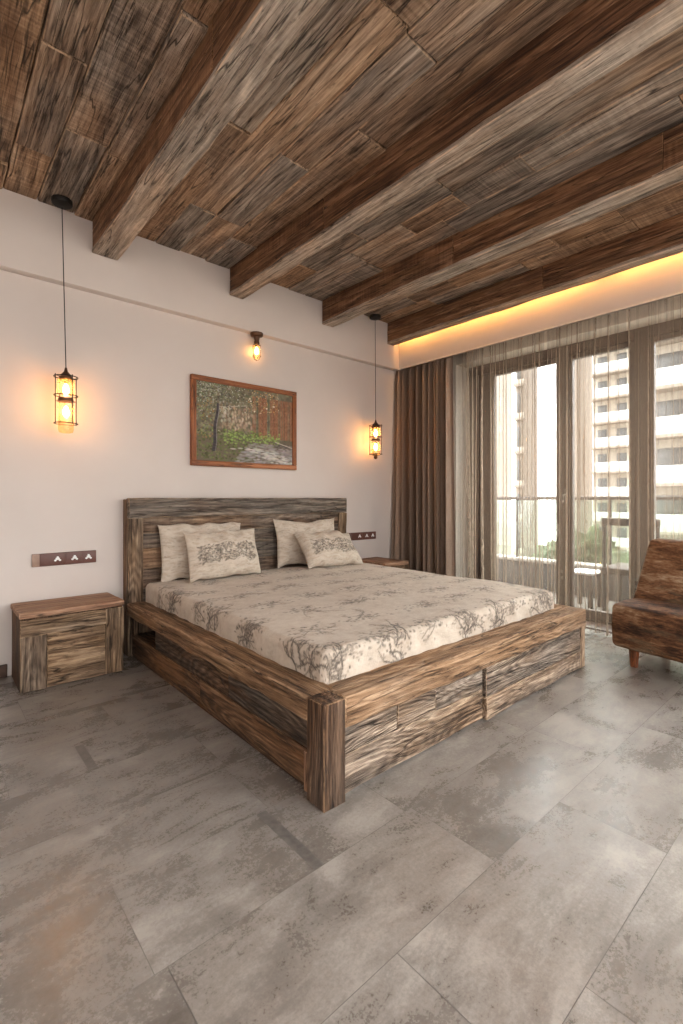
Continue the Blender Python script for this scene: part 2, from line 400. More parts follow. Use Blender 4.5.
# floor: long stone tiles
mb = MB(); mb.box((XL, YR, -.12), (XW + .3, YW + .1, -.0015), mi=1)
h, L = .3325, .87
offs = {0: .43, 1: .40, -1: .86, 2: .05, -2: .25}
r0 = int(math.floor((YR - 1.11) / h)); 
for r in range(r0, 9):
    y0 = 1.11 + (r - 0) * h - (h if True else 0); y1 = y0 + h
    # row 0 spans .7775 to 1.11
    if y0 > YW: break
    x = offs.get(r, rnd.uniform(0, L)) - 4 * L
    while x < XW + .3:
        a, b = max(x, XL), min(x + L, XW + .3); c, d = max(y0, YR), min(y1, YW)
        if b > a and d > c:
            g = .0009
            vs = [(a + g, c + g, 0), (b - g, c + g, 0), (b - g, d - g, 0), (a + g, d - g, 0)]
            mb.add(vs, [(0, 1, 2, 3)], 0, tint=(rnd.random(), rnd.random(), 0), off=(rnd.uniform(-20, 20), rnd.uniform(-20, 20), 0))
        x += L
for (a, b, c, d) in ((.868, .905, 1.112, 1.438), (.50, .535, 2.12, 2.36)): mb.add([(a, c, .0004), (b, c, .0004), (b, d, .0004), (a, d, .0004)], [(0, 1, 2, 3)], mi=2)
struct('floor', mb, [M['floor'], M['grout'], M['tile_dark']], smooth=False, origin=(0, 0, 0))

# walls
mb = MB(); mb.box((XL, YW, 0), (XW + .25, YW + .25, 3.1)); mb.box((XL, YU, ZL), (XW - .02, YW + .02, ZC + .05), bev=.002)
struct('wall_back', mb, M['wall'], origin=(0, YW, 0))
mb = MB(); mb.box((XL - .2, YR, 0), (XL, YW + .25, 3.1)); struct('wall_left', mb, M['wall'])
WY1 = 2.97                    # left reveal of the glazing
WS = -2.35
mb = MB()
mb.box((XW, WY1, -.05), (XW + .34, YW + .25, 3.1)); mb.box((XW, YR, -.05), (XW + .34, WS, 3.1)); mb.box((XW, WS, 2.494), (XW + .34, WY1, 3.1))
struct('wall_right', mb, M['white_paint'], origin=(XW, 0, 0))
# pelmet board hiding the curtain track
mb = MB(); mb.box((XP, YC, ZL), (XP + .02, YU, ZC), bev=.001)
mb.box((XP - .004, YC, ZL), (XP + .024, YU, ZL + .014), bev=.001, mi=1)
struct('trim_1', mb, [M['wall'], M['white_trim']])
mb = MB(); mb.box((XL, YW - .014, 0), (.385, YW, .08)); struct('baseboard_back', mb, M['baseboard'])
mb = MB(); mb.box((.97, YW - .014, 0), (1.05, YW, .08)); mb.box((3.60, YW - .014, 0), (XW, YW, .08)); struct('baseboard_back', mb, M['baseboard'])

# ceiling: random boards between roof slab
mb = MB(); mb.box((XL - .2, YC, ZC + .04), (XW + .34, YW + .25, ZC + .3), mi=0)
xb = [-2.4, -2.21, -2.02, -1.83, -1.64, -1.45, -1.26, -1.07, -.88, -.69, -.5, -.31, -.12, .0, .17, .355, .531, .737, .87, 1.075, 1.261, 1.447, 1.646, 1.857, 2.05, 2.24, 2.43, 2.61, 2.82, 3.0, 3.18, 3.36, 3.54, 3.72, 3.886]
for a, b in zip(xb, xb[1:]):
    y = YW - rnd.uniform(.25, 1.1) ; y1 = YU + .03
    while y1 > YC:
        y0 = max(y, YC); dz = rnd.uniform(0, .016)
        mb.box((a + .002, y0 + .0015, ZC - dz), (b - .002, y1 - .0015, ZC + .045), axis=1, amp=.0035, cell=.16, bev=.008, fr=4,
               tint=(rnd.random(), rnd.random(), rnd.choice([0, 0, .4, .8])), mi=1)
        y1 = y0; y = y0 - rnd.choice([.45, .7, .9, 1.2, 1.6]) * rnd.uniform(.8, 1.2)
struct('ceiling', mb, [M['dark'], M['ceiling_wood']], origin=(0, 0, ZC))

# ------------------------------------------------------------------ ceiling beams
def beam(x0, x1, label, zb=2.7313):
    root = empty('ceiling_beam', ((x0 + x1) / 2, YU - .01, zb), label, 'beam', 'reclaimed ceiling beams')
    upd()
    # cladding boards: left face, right face, underside
    for side in (0, 1):
        m = MB(); y1 = YU - .002
        while y1 > YC:
            y0 = max(YC, y1 - rnd.uniform(1.1, 2.2)); zs = rnd.uniform(.45, .6)
            zm = zb + .012 + (ZC - zb) * zs
            xa, xb_ = (x0, x0 + .022) if side == 0 else (x1 - .022, x1)
            for (z0, z1) in ((zb + .012, zm), (zm, ZC + .002)):
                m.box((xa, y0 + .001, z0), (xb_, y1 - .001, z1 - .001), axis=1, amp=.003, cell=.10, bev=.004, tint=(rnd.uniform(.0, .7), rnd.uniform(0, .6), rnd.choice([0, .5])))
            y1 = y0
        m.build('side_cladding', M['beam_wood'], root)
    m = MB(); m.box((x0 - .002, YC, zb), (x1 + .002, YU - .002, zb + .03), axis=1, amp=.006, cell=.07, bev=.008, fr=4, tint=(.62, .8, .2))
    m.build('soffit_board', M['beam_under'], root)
    return root
beam(.845, 1.00, 'thick grey brown timber beam nearest the left pendant, first from the left')
beam(1.857, 1.977, 'timber beam meeting the wall above the framed painting, second from the left')
beam(2.814, 2.944, 'timber beam just left of the right pendant canopy, third from the left')
beam(3.703, 3.794, 'timber beam beside the glowing amber pelmet, last on the right')
beam(-.35, -.20, 'timber beam over the left end of the room, out of the picture on the left')

# ------------------------------------------------------------------ LED strip behind the last beam
for i, (ya, yb) in enumerate(((2.95, 3.45), (1.45, 2.85), (.2, 1.35), (-1.2, .1))):
    mb = MB(); mb.box((3.797, ya, 2.848), (3.803, yb, 2.856), bev=.001)
    tag(mb.build('led_strip', M['led']), 'warm glowing light strip on the right side of the last beam', 'light strip', 'light strips behind the last beam')

# ------------------------------------------------------------------ BED
BX0, BX1, BY0, RZ = 1.0445, 3.245, 1.285, .377
bed = empty('bed', ((BX0 + BX1) / 2, 2.4, 0), 'large bed of rough reclaimed timber with a plank headboard and foot drawers', 'bed'); upd()
T = lambda b=None, g=None, s_=0: (b if b is not None else rnd.random(), g if g is not None else rnd.random(), s_)
# headboard
m = MB(); m.box((1.06, 3.475, .0), (3.084, YW - .004, 1.09), axis=2, amp=.002, tint=T(.5, .2))
for (z0, z1, x0, x1, b, g) in ((.30, .46, 1.16, 3.0, .3, .6), (.46, .60, 1.16, 2.0, .35, .5), (.46, .60, 2.0, 3.0, .2, .5), (.60, .74, 1.16, 1.7, .6, .1), (.60, .74, 1.7, 3.0, .45, .9),
                               (.74, .85, 1.16, 2.3, .3, .8), (.74, .85, 2.3, 3.0, .25, .7), (.85, .957, 1.16, 3.0, .4, .5)):
    m.box((x0 + .001, 3.458, z0 + .001), (x1 - .001, 3.48, z1 - .001), axis=0, amp=.003, cell=.08, tint=T(b, g, .2))
hb = m.build('headboard', M['head_wood'], bed)
m = MB(); m.box((1.062, 3.436, .957), (3.082, 3.50, 1.0985), axis=0, amp=.005, cell=.07, bev=.008, tint=T(.45, 1.)); m.build('top_rail', M['head_wood'], hb)
for (x0, x1) in ((1.06, 1.162), (2.985, 3.084)):
    m = MB(); m.box((x0, 3.440, .0), (x1, 3.49, .956), axis=2, amp=.004, cell=.07, bev=.006, tint=T(.3, .5)); m.build('stile', M['stand_wood'], hb)
# side rails (caps) and foot rail
m = MB(); m.box((BX0, BY0 + .09, .288), (BX0 + .14, 3.438, RZ), axis=1, amp=.008, cell=.05, bev=.012, fr=6, tint=T(.42, .15)); m.build('side_rail', M['bed_rail'], bed)
m = MB(); m.box((BX1 - .14, BY0 + .1, .288), (BX1, 3.438, RZ), axis=1, amp=.008, cell=.06, bev=.012, tint=T(.5, .3)); m.build('side_rail', M['bed_rail'], bed)
m = MB(); m.box((BX0 + .102, BY0, .268), (BX1, BY0 + .15, RZ), axis=0, amp=.007, cell=.05, bev=.008, fr=6, tint=T(.85, .1)); m.build('foot_rail', M['bed_rail'], bed)
# corner post at the near left
m = MB(); m.box((BX0, BY0, 0), (BX0 + .1016, BY0 + .1016, RZ), axis=2, amp=.002, cell=.05, bev=.006, tint=T(.25, .3)); m.build('corner_post', M['bed_dark'], bed)
m = MB(); m.box((3.175, BY0 + .004, 0), (3.242, BY0 + .09, .268), axis=2, amp=.006, cell=.05, bev=.006, tint=T(.8, .0)); m.build('corner_post', M['bed_front'], bed)
# left side panel, with the open cubby by the headboard
m = MB()
sx0, sx1 = BX0 + .034, BX0 + .066
m.box((sx0, BY0 + .10, .02), (sx1, 2.35, .155), axis=1, amp=.004, cell=.06, tint=T(.55, .0))
m.box((sx0 + .004, BY0 + .10, .156), (sx1, 2.05, .288), axis=1, amp=.004, cell=.06, tint=T(.2, .8))
m.box((sx0 + .004, 2.052, .156), (sx1, 2.99, .288), axis=1, amp=.004, cell=.06, tint=T(.25, .5))
m.box((sx0 + .002, 2.352, .02), (sx1, 3.43, .155), axis=1, amp=.004, cell=.06, tint=T(.3, .3))
m.build('side_panel', M['bed_dark'], bed)
m = MB(); m.box((sx0 - .006, BY0 + .105, .0), (sx1, BY0 + .16, .15), axis=2, amp=.003, cell=.05, tint=T(.55, .0)); m.build('side_panel', M['stand_top'], bed)['label'] = 'orange brown patch of wood'
m = MB(); m.box((sx0 + .004, 3.39, .156), (sx1, 3.436, .288), axis=2, amp=.003, cell=.05, tint=T(.3, .2)); m.box((sx0 + .01, BY0 + .1, .0), (sx1, 3.43, .02), axis=1, tint=T(.1, .2))
m.box((sx1 + .15, 2.95, .02), (sx1 + .17, 3.43, .288), axis=1, tint=T(.0, .2)); m.box((sx0 + .004, 2.95, .135), (sx1 + .15, 3.43, .155), axis=1, tint=T(.2, .2)); m.box((sx1, 2.97, .156), (sx1 + .15, 2.99, .288), axis=1, tint=T(.0, .2))
m.build('cubby', M['bed_dark'], bed)
m = MB(); m.box((BX1 - .05, BY0 + .10, .0), (BX1 - .02, 3.43, .288), axis=1, amp=.003, cell=.1, tint=T(.3, .5)); m.build('side_panel', M['bed_dark'], bed)
m = MB(); m.box((sx1 + .18, BY0 + .12, .05), (BX1 - .06, 3.43, .335), axis=1, tint=T(.2, .5)); m.build('slat_base', M['bed_dark'], bed)
# drawers in the foot
m = MB()
m.box((1.149, BY0 + .022, .012), (2.072, BY0 + .055, .155), axis=0, amp=.004, cell=.05, bev=.005, tint=T(.5, .45))
m.box((1.149, BY0 + .024, .156), (1.45, BY0 + .055, .262), axis=0, amp=.003, cell=.05, bev=.004, tint=T(.55, .7))
m.box((1.452, BY0 + .020, .205), (1.70, BY0 + .055, .262), axis=0, amp=.003, cell=.05, bev=.004, tint=T(.0, .3))
m.box((1.452, BY0 + .024, .156), (1.70, BY0 + .055, .204), axis=0, amp=.003, cell=.05, bev=.004, tint=T(.55, .7))
m.box((1.702, BY0 + .024, .156), (2.072, BY0 + .055, .262), axis=0, amp=.003, cell=.05, bev=.004, tint=T(.5, .8))
m.build('drawer', M['bed_front'], bed)
m = MB()
m.box((2.080, BY0 + .004, .010), (3.172, BY0 + .050, .115), axis=0, amp=.006, cell=.05, bev=.005, tint=T(.62, .3))
m.box((2.080, BY0 + .006, .116), (3.172, BY0 + .050, .262), axis=0, amp=.005, cell=.05, bev=.005, tint=T(.30, .8))
m.build('drawer', M['bed_front'], bed)

# ------------------------------------------------------------------ printed cloth drawing
def dab(A, y, x, ry, rx, v):
    H, W = A.shape; y0, y1 = max(0, int(y - ry - 1)), min(H, int(y + ry + 2)); x0, x1 = max(0, int(x - rx - 1)), min(W, int(x + rx + 2))
    if y1 <= y0 or x1 <= x0: return
    yy, xx = np.mgrid[y0:y1, x0:x1]
    d = ((yy - y) / max(ry, .5)) ** 2 + ((xx - x) / max(rx, .5)) ** 2
    A[y0:y1, x0:x1] = np.maximum(A[y0:y1, x0:x1], v * np.clip(1.3 - d, 0, 1))
def stroke(A, y, x, ang, n, w, v, curl=.15, taper=True):
    for k in range(n):
        f = 1 - (k / n if taper else 0)
        dab(A, y, x, w * f + .45, w * f + .45, v); ang += rnd.gauss(0, curl); y += math.sin(ang); x += math.cos(ang)
    return y, x, ang
def branch(A, B, y, x, ang, n, v=.9, depth=2, w=.7):
    for k in range(n):
        dab(A, y, x, w, w, v); ang += rnd.gauss(0, .13); y += math.sin(ang); x += math.cos(ang)
        if rnd.random() < .16:
            s_ = rnd.choice((-1, 1))
            if depth > 0: branch(A, B, y, x, ang + s_ * rnd.uniform(.4, 1.1), int(n * rnd.uniform(.3, .6)), v * .9, depth - 1, w * .7)
            else:
                for _ in range(2): dab(A, y + rnd.uniform(-2, 2), x + rnd.uniform(-3, 3), rnd.uniform(.5, 1.3), rnd.uniform(.8, 2.2), v * rnd.uniform(.5, 1))
    for _ in range(3): dab(B, y + rnd.uniform(-4, 4), x + rnd.uniform(-5, 5), 2.5, 4, .6)

# mattress in its fitted sheet: (s, t) cloth unrolled over the top and down the sides
MX0, MX1, MY0, MY1, MZ0, MZ1 = 1.165, 3.11, 1.425, 3.435, .345, .496
rc = .036; drop = MZ1 - MZ0 - rc; ext = rc * math.pi / 2 + drop; st = .0052
ins = rc
s_ax = np.arange(MX0 + ins - ext, MX1 - ins + ext + st / 2, st); t_ax = np.arange(MY0 + ins - ext, MY1 - ins + ext + st / 2, st)
S, Tt = np.meshgrid(s_ax, t_ax)
cs, ct = np.clip(S, MX0 + ins, MX1 - ins), np.clip(Tt, MY0 + ins, MY1 - ins)
os_, ot = S - cs, Tt - ct; rr = np.hypot(os_, ot); rr_ = np.minimum(rr, ext); safe = np.where(rr > 1e-9, rr, 1)
ang = np.clip(rr_ / rc, 0, math.pi / 2); hor = rc * np.sin(ang); down = rc * (1 - np.cos(ang)) + np.maximum(rr_ - rc * math.pi / 2, 0)
PX, PY = cs + os_ / safe * hor, ct + ot / safe * hor
u = (S - MX0) / (MX1 - MX0); v_ = (Tt - MY0) / (MY1 - MY0)
dome = .012 * np.sin(np.clip(u, 0, 1) * math.pi) ** .5 * np.sin(np.clip(v_, 0, 1) * math.pi) ** .5
wr = np.zeros_like(S)
for k in range(26):
    a = nrng.uniform(0, math.pi); f = nrng.uniform(3, 16); ph = nrng.uniform(0, 6.28)
    wr += np.sin((S * math.cos(a) + Tt * math.sin(a)) * f + ph + 1.3 * np.sin(S * 2.1 + k) + 1.1 * np.sin(Tt * 2.7 + k * 2)) / f * .014
PZ = MZ1 - down + dome + wr * .55
side = np.clip(rr_ / (rc * 1.5) - .6, 0, 1)
pl = .004 * np.sin((S + Tt) * 34 + np.sin(S * 7) * 2) * side
PX += os_ / safe * pl; PY += ot / safe * pl
INK = np.zeros_like(S); WASH = np.zeros_like(S)
ny, nx = S.shape
rnd.seed(21)
for j in range(8):
    for i in range(6):
        y = (j + .5 + rnd.uniform(-.22, .22)) / 8 * ny; x = (i + .5 + (.5 if j % 2 else 0) + rnd.uniform(-.2, .2)) / 6.5 * nx
        for _ in range(4):
            branch(INK, WASH, y + rnd.uniform(-5, 5), x + rnd.uniform(-8, 8), rnd.choice([0, math.pi]) + rnd.gauss(0, .5), rnd.randint(12, 24), rnd.uniform(.6, 1), 1, .75)
        for _ in range(56): dab(INK, y + rnd.gauss(0, 6), x + rnd.gauss(0, 15), rnd.uniform(.6, 1.6), rnd.uniform(.9, 2.8), rnd.uniform(.35, 1))
        for _ in range(5): dab(WASH, y + rnd.gauss(0, 6), x + rnd.gauss(0, 12), rnd.uniform(3, 6), rnd.uniform(4, 9), rnd.uniform(.3, .7))
# little trees on the parts that hang down
k = 0
for (fx, fy, dirx, diry) in [(.02, a, 1, 0) for a in (.12, .33, .5, .72)] + [(a, .02, 0, 1) for a in (.07, .25, .5, .62, .88)] + [(.97, .05, -.3, 1)]:
    for _ in range(6):
        a0 = math.atan2(diry, dirx) + rnd.gauss(0, .5)
        for _q in range(9): dab(INK, fy * ny + diry * rnd.uniform(0, 26) + rnd.gauss(0, 11), fx * nx + dirx * rnd.uniform(0, 26) + rnd.gauss(0, 8), rnd.uniform(.8, 2), rnd.uniform(.8, 2), rnd.uniform(.5, 1))
        branch(INK, WASH, fy * ny + rnd.uniform(-14, 14), fx * nx + rnd.uniform(-4 - abs(diry) * 10, 4 + abs(diry) * 10), a0, rnd.randint(18, 32), 1., 2, .9)
for _ in range(2600): dab(WASH, rnd.uniform(0, ny), rnd.uniform(0, nx), rnd.uniform(1, 4), rnd.uniform(1, 6), rnd.uniform(.1, .35))
m = MB(); m.grid(np.dstack([PX, PY, PZ]))
mat_root = m.build('mattress', M['print'], smooth=True, sharp=None, origin=((MX0 + MX1) / 2, (MY0 + MY1) / 2, MZ0))
a = mat_root.data.attributes.new('ink', 'FLOAT_VECTOR', 'POINT')
a.data.foreach_set('vector', np.dstack([INK, WASH, INK * 0]).astype(np.float32).ravel())
tag(mat_root, 'thick mattress in a beige sheet printed with dark branches, lying in the timber bed', 'mattress')

# ------------------------------------------------------------------ pillows
def pillow(name, cx, y0, z0, w, hgt, th, lean, label, rz=0., scene_print=True, roll=0., seed=1, sag=0., group='printed pillows on the bed'):
    nxp, nyp = 130, 84
    xs = np.linspace(-1, 1, nxp); ys = np.linspace(-1, 1, nyp); X, Y = np.meshgrid(xs, ys)
    rs = np.random.default_rng(seed)
    Tn = (np.clip(1 - np.abs(X) ** 2.6, 0, 1) * np.clip(1 - np.abs(Y) ** 2.6, 0, 1)) ** .55
    lx = X * (w / 2) * (1 - .055 * (1 - Y ** 2)) ; ly = Y * (hgt / 2) * (1 - .05 * (1 - X ** 2))
    W1 = np.zeros_like(X)
    for k in range(14):
        aa = rs.uniform(0, 3.14); f = rs.uniform(4, 13); W1 += np.sin((X * math.cos(aa) * 1.5 + Y * math.sin(aa)) * f + rs.uniform(0, 6) + np.sin(X * 3 + k)) / f
    ly = ly + (W1 * .014 + sag * X ** 2 * (Y > 0) * Y) 
    ink = np.zeros((nyp, nxp)); wash = np.zeros((nyp, nxp)); rnd.seed(seed)
    if scene_print:
        for _ in range(420):      # rows of little roofs, walls and trees
            xx = rnd.uniform(.10, .92) * nxp; yy = (rnd.uniform(.30, .68)) * nyp
            dab(ink, yy, xx, rnd.uniform(.6, 2.0), rnd.uniform(.8, 3.5), rnd.uniform(.55, 1.))
        for xx in range(int(nxp * .14), int(nxp * .88), 3): 
            for yy in range(int(nyp * .36), int(nyp * .42)): dab(ink, yy + 1.5 * math.sin(xx * .11), xx, .6, .8, .8)
        for xx in range(int(nxp * .12), int(nxp * .9)): dab(ink, nyp * .44 + 1.5 * math.sin(xx * .13), xx, .5, .7, .6); 
        for xx in range(int(nxp * .2), int(nxp * .8), 9):
            for k in range(7): dab(ink, nyp * .62 + k * .8, xx + k, .5, .5, .6); dab(ink, nyp * .62 + k * .8, xx + 12 - k, .5, .5, .6)
    for _ in range(330): dab(wash, rnd.uniform(0, nyp), rnd.uniform(0, nxp), rnd.uniform(.8, 2.5), rnd.uniform(2, 10), rnd.uniform(.3, 1.))
    for _ in range(260): dab(ink, rnd.uniform(0, nyp), rnd.uniform(0, nxp), rnd.uniform(.5, .9), rnd.uniform(1, 5), rnd.uniform(.1, .4))
    if not scene_print:
        for _ in range(60): dab(ink, rnd.uniform(0, nyp), rnd.uniform(0, nxp), rnd.uniform(.5, 1.2), rnd.uniform(1, 4), rnd.uniform(.1, .35))
    V = []; F = []; I = []
    rot = Euler((R(90 - lean), R(0), 0)).to_matrix(); rz_ = Matrix.Rotation(rz, 3, 'Z') @ Matrix.Rotation(0, 3, 'X')
    rollm = Matrix.Rotation(roll, 3, 'Z')
    for sgn in (1, -1):
        b = len(V)
        Zt = sgn * (Tn * th / 2 + W1 * .013 * (Tn ** .5)) + .006 * np.sin(X * 11 + Y * 4 + seed) * (1 - Tn)
        for j in range(nyp):
            for i in range(nxp):
                V.append(rollm @ Vector((lx[j, i], ly[j, i] + hgt / 2, Zt[j, i]))); I.append((ink[j, i], wash[j, i], 0))
        for j in range(nyp - 1):
            for i in range(nxp - 1):
                q = (b + j * nxp + i, b + j * nxp + i + 1, b + (j + 1) * nxp + i + 1, b + (j + 1) * nxp + i); F.append(q if sgn > 0 else q[::-1])
    V = [rz_ @ (rot @ p) for p in V]
    me = bpy.data.meshes.new(name); me.from_pydata([tuple(p) for p in V], [], F)
    # weld the seam and keep attributes
    a = me.attributes.new('ink', 'FLOAT_VECTOR', 'POINT'); a.data.foreach_set('vector', np.array(I, dtype=np.float32).ravel())
    a = me.attributes.new('gc', 'FLOAT_VECTOR', 'POINT'); a.data.foreach_set('vector', np.array([(p.x + seed * 3.3, p.y, p.z) for p in V], dtype=np.float32).ravel())
    me.materials.append(M['print'])
    bm = bmesh.new(); bm.from_mesh(me); bmesh.ops.remove_doubles(bm, verts=bm.verts, dist=.0003); bm.to_mesh(me); bm.free()
    me.polygons.foreach_set('use_smooth', [True] * len(me.polygons))
    o = bpy.data.objects.new(name, me); COL.objects.link(o); o.location = (cx, y0, z0)
    tag(o, label, 'pillow', group); return o
pillow('pillow', 1.59, 3.368, .512, .67, .40, .11, 9, 'plain side pillow behind the village print pillow at the left of the headboard', rz=0, scene_print=False, seed=3)
pillow('pillow', 1.69, 3.205, .512, .60, .36, .14, 17, 'pillow with a dark village print band, leaning at the left of the headboard', rz=R(2), seed=4)
pillow('pillow', 2.575, 3.368, .512, .68, .385, .11, 9, 'crumpled beige pillow behind the printed one at the right of the headboard', rz=0, scene_print=False, seed=5, sag=.03)
pillow('pillow', 2.68, 3.11, .514, .64, .345, .17, 38, 'slumped pillow with a village print band at the right of the headboard', rz=R(4), seed=6, roll=R(-3))

# ------------------------------------------------------------------ nightstands
def nightstand(x0, y0, x1, zt, label):
    y1 = YW - .018
    root = empty('nightstand', ((x0 + x1) / 2, (y0 + y1) / 2, 0), label, 'nightstand', 'reclaimed wood nightstands'); upd()
    w = x1 - x0
    m = MB(); m.box((x0 + .006, y0 + .022, 0), (x1 - .006, y1, zt - .035), axis=2, amp=.002, cell=.1, tint=T(.15, .3)); m.build('body', M['bed_dark'], root)
    m = MB(); m.box((x0, y0, zt - .034), (x1, y1, zt), axis=0, amp=.004, cell=.06, bev=.007, tint=T(.6, .2)); m.build('top', M['stand_top'], root)
    f0, f1 = y0 + .006, y0 + .03
    m = MB(); m.box((x0 + .004, f0, .004), (x0 + .004 + w * .235, f1, zt - .135), axis=2, amp=.004, cell=.04, bev=.004, tint=T(.25, .6)); m.build('left_panel', M['stand_wood'], root)
    m = MB(); m.box((x0 + .004 + w * .80, f0 - .002, .004), (x1 - .004, f1, zt - .040), axis=2, amp=.005, cell=.04, bev=.004, tint=T(.35, .5)); m.build('right_panel', M['stand_wood'], root)
    d = MB(); d.box((x0 + .004, f0 - .003, zt - .132), (x0 + .002 + w * .80, f1, zt - .044), axis=0, amp=.005, cell=.04, bev=.004, tint=T(.5, .3)); 
    d.box((x0 + .006 + w * .235, f0 + .001, .004), (x0 + .002 + w * .80, f1, zt - .136), axis=0, amp=.005, cell=.04, bev=.004, tint=T(.6, .2)); d.build('front_panel', M['stand_wood'], root)
    return root
nightstand(.40, 3.182, .957, .450, 'low boxy reclaimed wood nightstand left of the bed')
nightstand(3.262, 3.10, 3.60, .478, 'nightstand right of the bed, half hidden in front of the brown curtain')

# ------------------------------------------------------------------ socket plates
def sockets(x0, x1, z0, z1, label, pale):
    root = empty('socket_plate', ((x0 + x1) / 2, YW - .006, z0), label, 'socket plate', 'wall socket plates'); upd(); w = x1 - x0
    m = MB(); m.box((x0, YW - .012, z0), (x1, YW + .001, z1), bev=.003, amp=0)
    m.build('plate', M['plate'], root)
    if pale:
        q = MB(); q.box((x0, YW - .0135, z0 + .001), (x0 + w * .11, YW - .011, z1 - .001), bev=.001); q.build('end_module', M['plate_pale'], root)
    for f0, f1, cxf in ((.12, .50, .38), (.51, .76, .645), (.77, .995, .87)):
        q = MB(); q.box((x0 + w * f0, YW - .0145, z0 + .003), (x0 + w * f1, YW - .011, z1 - .003), bev=.0012); mo = q.build('socket_module', M['plate'], root)
        q = MB(); cx, cz = x0 + w * cxf, (z0 + z1) / 2
        for (dx, dz) in ((0, .012), (-.013, -.008), (.013, -.008)):
            vs = []; rr0 = .0065
            for k in range(8): a_ = k / 8 * 2 * math.pi; vs.append((cx + dx + rr0 * math.cos(a_) * 1.15, YW - .0147, cz + dz + rr0 * math.sin(a_)))
            vs += [(x_, YW - .0158, z_) for x_, _, z_ in vs]
            q.add(vs, [tuple(range(8, 16))] + [(k, (k + 1) % 8, 8 + (k + 1) % 8, 8 + k) for k in range(8)])
        q.box((cx - .012, YW - .0155, cz - .006), (cx + .012, YW - .0146, cz + .008), bev=.0004)
        q.build('socket_shutter', M['white'], mo)['label'] = 'white pin shutter'
sockets(.513, .885, .661, .743, 'dark walnut socket plate on the wall above the left nightstand', True)
sockets(3.209, 3.593, .668, .746, 'dark socket plate on the wall between headboard and brown curtain', False)

# ------------------------------------------------------------------ painting
PX0, PX1, PZ0, PZ1 = 1.552, 2.55, 1.352, 2.060
pic = empty('framed_painting', ((PX0 + PX1) / 2, YW - .015, PZ0), 'wood framed garden painting hanging on the wall above the bed', 'painting'); upd()
m = MB(); fw = .042; yf0, yf1 = YW - .036, YW - .002
m.box((PX0, yf0, PZ1 - fw), (PX1, yf1, PZ1), axis=0, bev=.005); m.box((PX0, yf0, PZ0), (PX1, yf1, PZ0 + fw), axis=0, bev=.005)
m.box((PX0, yf0, PZ0 + fw), (PX0 + fw, yf1, PZ1 - fw), axis=2, bev=.005); m.box((PX1 - fw, yf0, PZ0 + fw), (PX1, yf1, PZ1 - fw), axis=2, bev=.005)
m.build('frame', M['frame_wood'], pic)
gw, gh = 300, 206
img = np.zeros((gh, gw, 3)); rnd.seed(77)
def pd(x, y, rx, ry, c, a=.85):      # x right, y up, in 0..1
    px, py = x * gw, y * gh; y0, y1 = max(0, int(py - ry - 1)), min(gh, int(py + ry + 2)); x0, x1 = max(0, int(px - rx - 1)), min(gw, int(px + rx + 2))
    if y1 <= y0 or x1 <= x0: return
    yy, xx = np.mgrid[y0:y1, x0:x1]; d = ((yy - py) / ry) ** 2 + ((xx - px) / rx) ** 2
    k = (np.clip(1.2 - d, 0, 1) * a)[..., None]; img[y0:y1, x0:x1] = img[y0:y1, x0:x1] * (1 - k) + np.array(c) * k
def jc(c, j=.35): f = 1 + rnd.uniform(-j, j); return tuple(max(0, x * f * (1 + rnd.uniform(-.08, .08))) for x in c)
img[:] = (.16, .13, .09)
for _ in range(900): pd(rnd.random(), rnd.uniform(.35, 1), rnd.uniform(3, 9), rnd.uniform(3, 9), jc((.20, .18, .12)))
for _ in range(60):                                             # plank fence at the right
    x = rnd.uniform(.55, 1.); 
    for k in range(26): pd(x + rnd.gauss(0, .001), .36 + k * .021, 2.6, 4, jc((.30, .14, .08), .3), .6)
for x in (.60, .66, .72, .78, .84, .90, .96):
    for k in range(40): pd(x, .34 + k * .013, .9, 3, (.06, .04, .03), .7)
for _ in range(140): pd(rnd.uniform(.22, .58), rnd.uniform(.42, .72), rnd.uniform(2, 6), rnd.uniform(3, 9), jc((.34, .24, .17), .5), .7)
for _ in range(26): pd(rnd.uniform(.24, .33), rnd.uniform(.48, .70), 3.5, 5, jc((.5, .46, .36)), .7)      # pale window
for k in range(30): pd(.29, .48 + k * .0085, 1.4, 2, (.09, .05, .04)); pd(.22 + k * .009, .70 + k * .002, 3, 1.5, (.5, .45, .36), .6)
for _ in range(30): pd(rnd.uniform(.34, .52), rnd.uniform(.44, .66), 3, 5, jc((.55, .45, .33), .4), .5)
for _ in range(500): pd(rnd.uniform(0, .62), rnd.uniform(.02, .42), rnd.uniform(2, 5), rnd.uniform(1.5, 4), jc((.13, .15, .06), .6), .7)
for _ in range(260): pd(rnd.uniform(.26, .85) , rnd.gauss(.33, .045), rnd.uniform(2, 5), rnd.uniform(1.5, 3), jc((.25, .34, .10), .5), .7)
for _ in range(420):                                            # path
    y = rnd.uniform(0, .27); x = rnd.uniform(.36 + y * .6, 1.02); pd(x, y, rnd.uniform(4, 12), rnd.uniform(1.5, 3), jc((.30, .27, .26), .3), .7)
for _ in range(110): y = rnd.uniform(.02, .2); pd(.95 - y * 1.9 + rnd.gauss(0, .09), y, rnd.uniform(5, 12), 2, jc((.56, .52, .47), .2), .7)
for _ in range(60): pd(rnd.uniform(.78, 1), rnd.gauss(.25, .02), 5, 1.6, jc((.12, .10, .08)), .8)
for k in range(60): pd(.80 + k * .0035, .31 - k * .0012, 3, 1.2, (.5, .44, .36), .6)
for _ in range(900):                                            # leaves of the tree, speckled
    x = abs(rnd.gauss(.05, .24)); y = 1 - abs(rnd.gauss(0, .22)); c = rnd.choice([(.12, .13, .09), (.32, .32, .25), (.48, .47, .38), (.06, .06, .05), (.22, .25, .13)])
    pd(x, y, rnd.uniform(1, 2.6), rnd.uniform(1, 2.2), jc(c), .85)
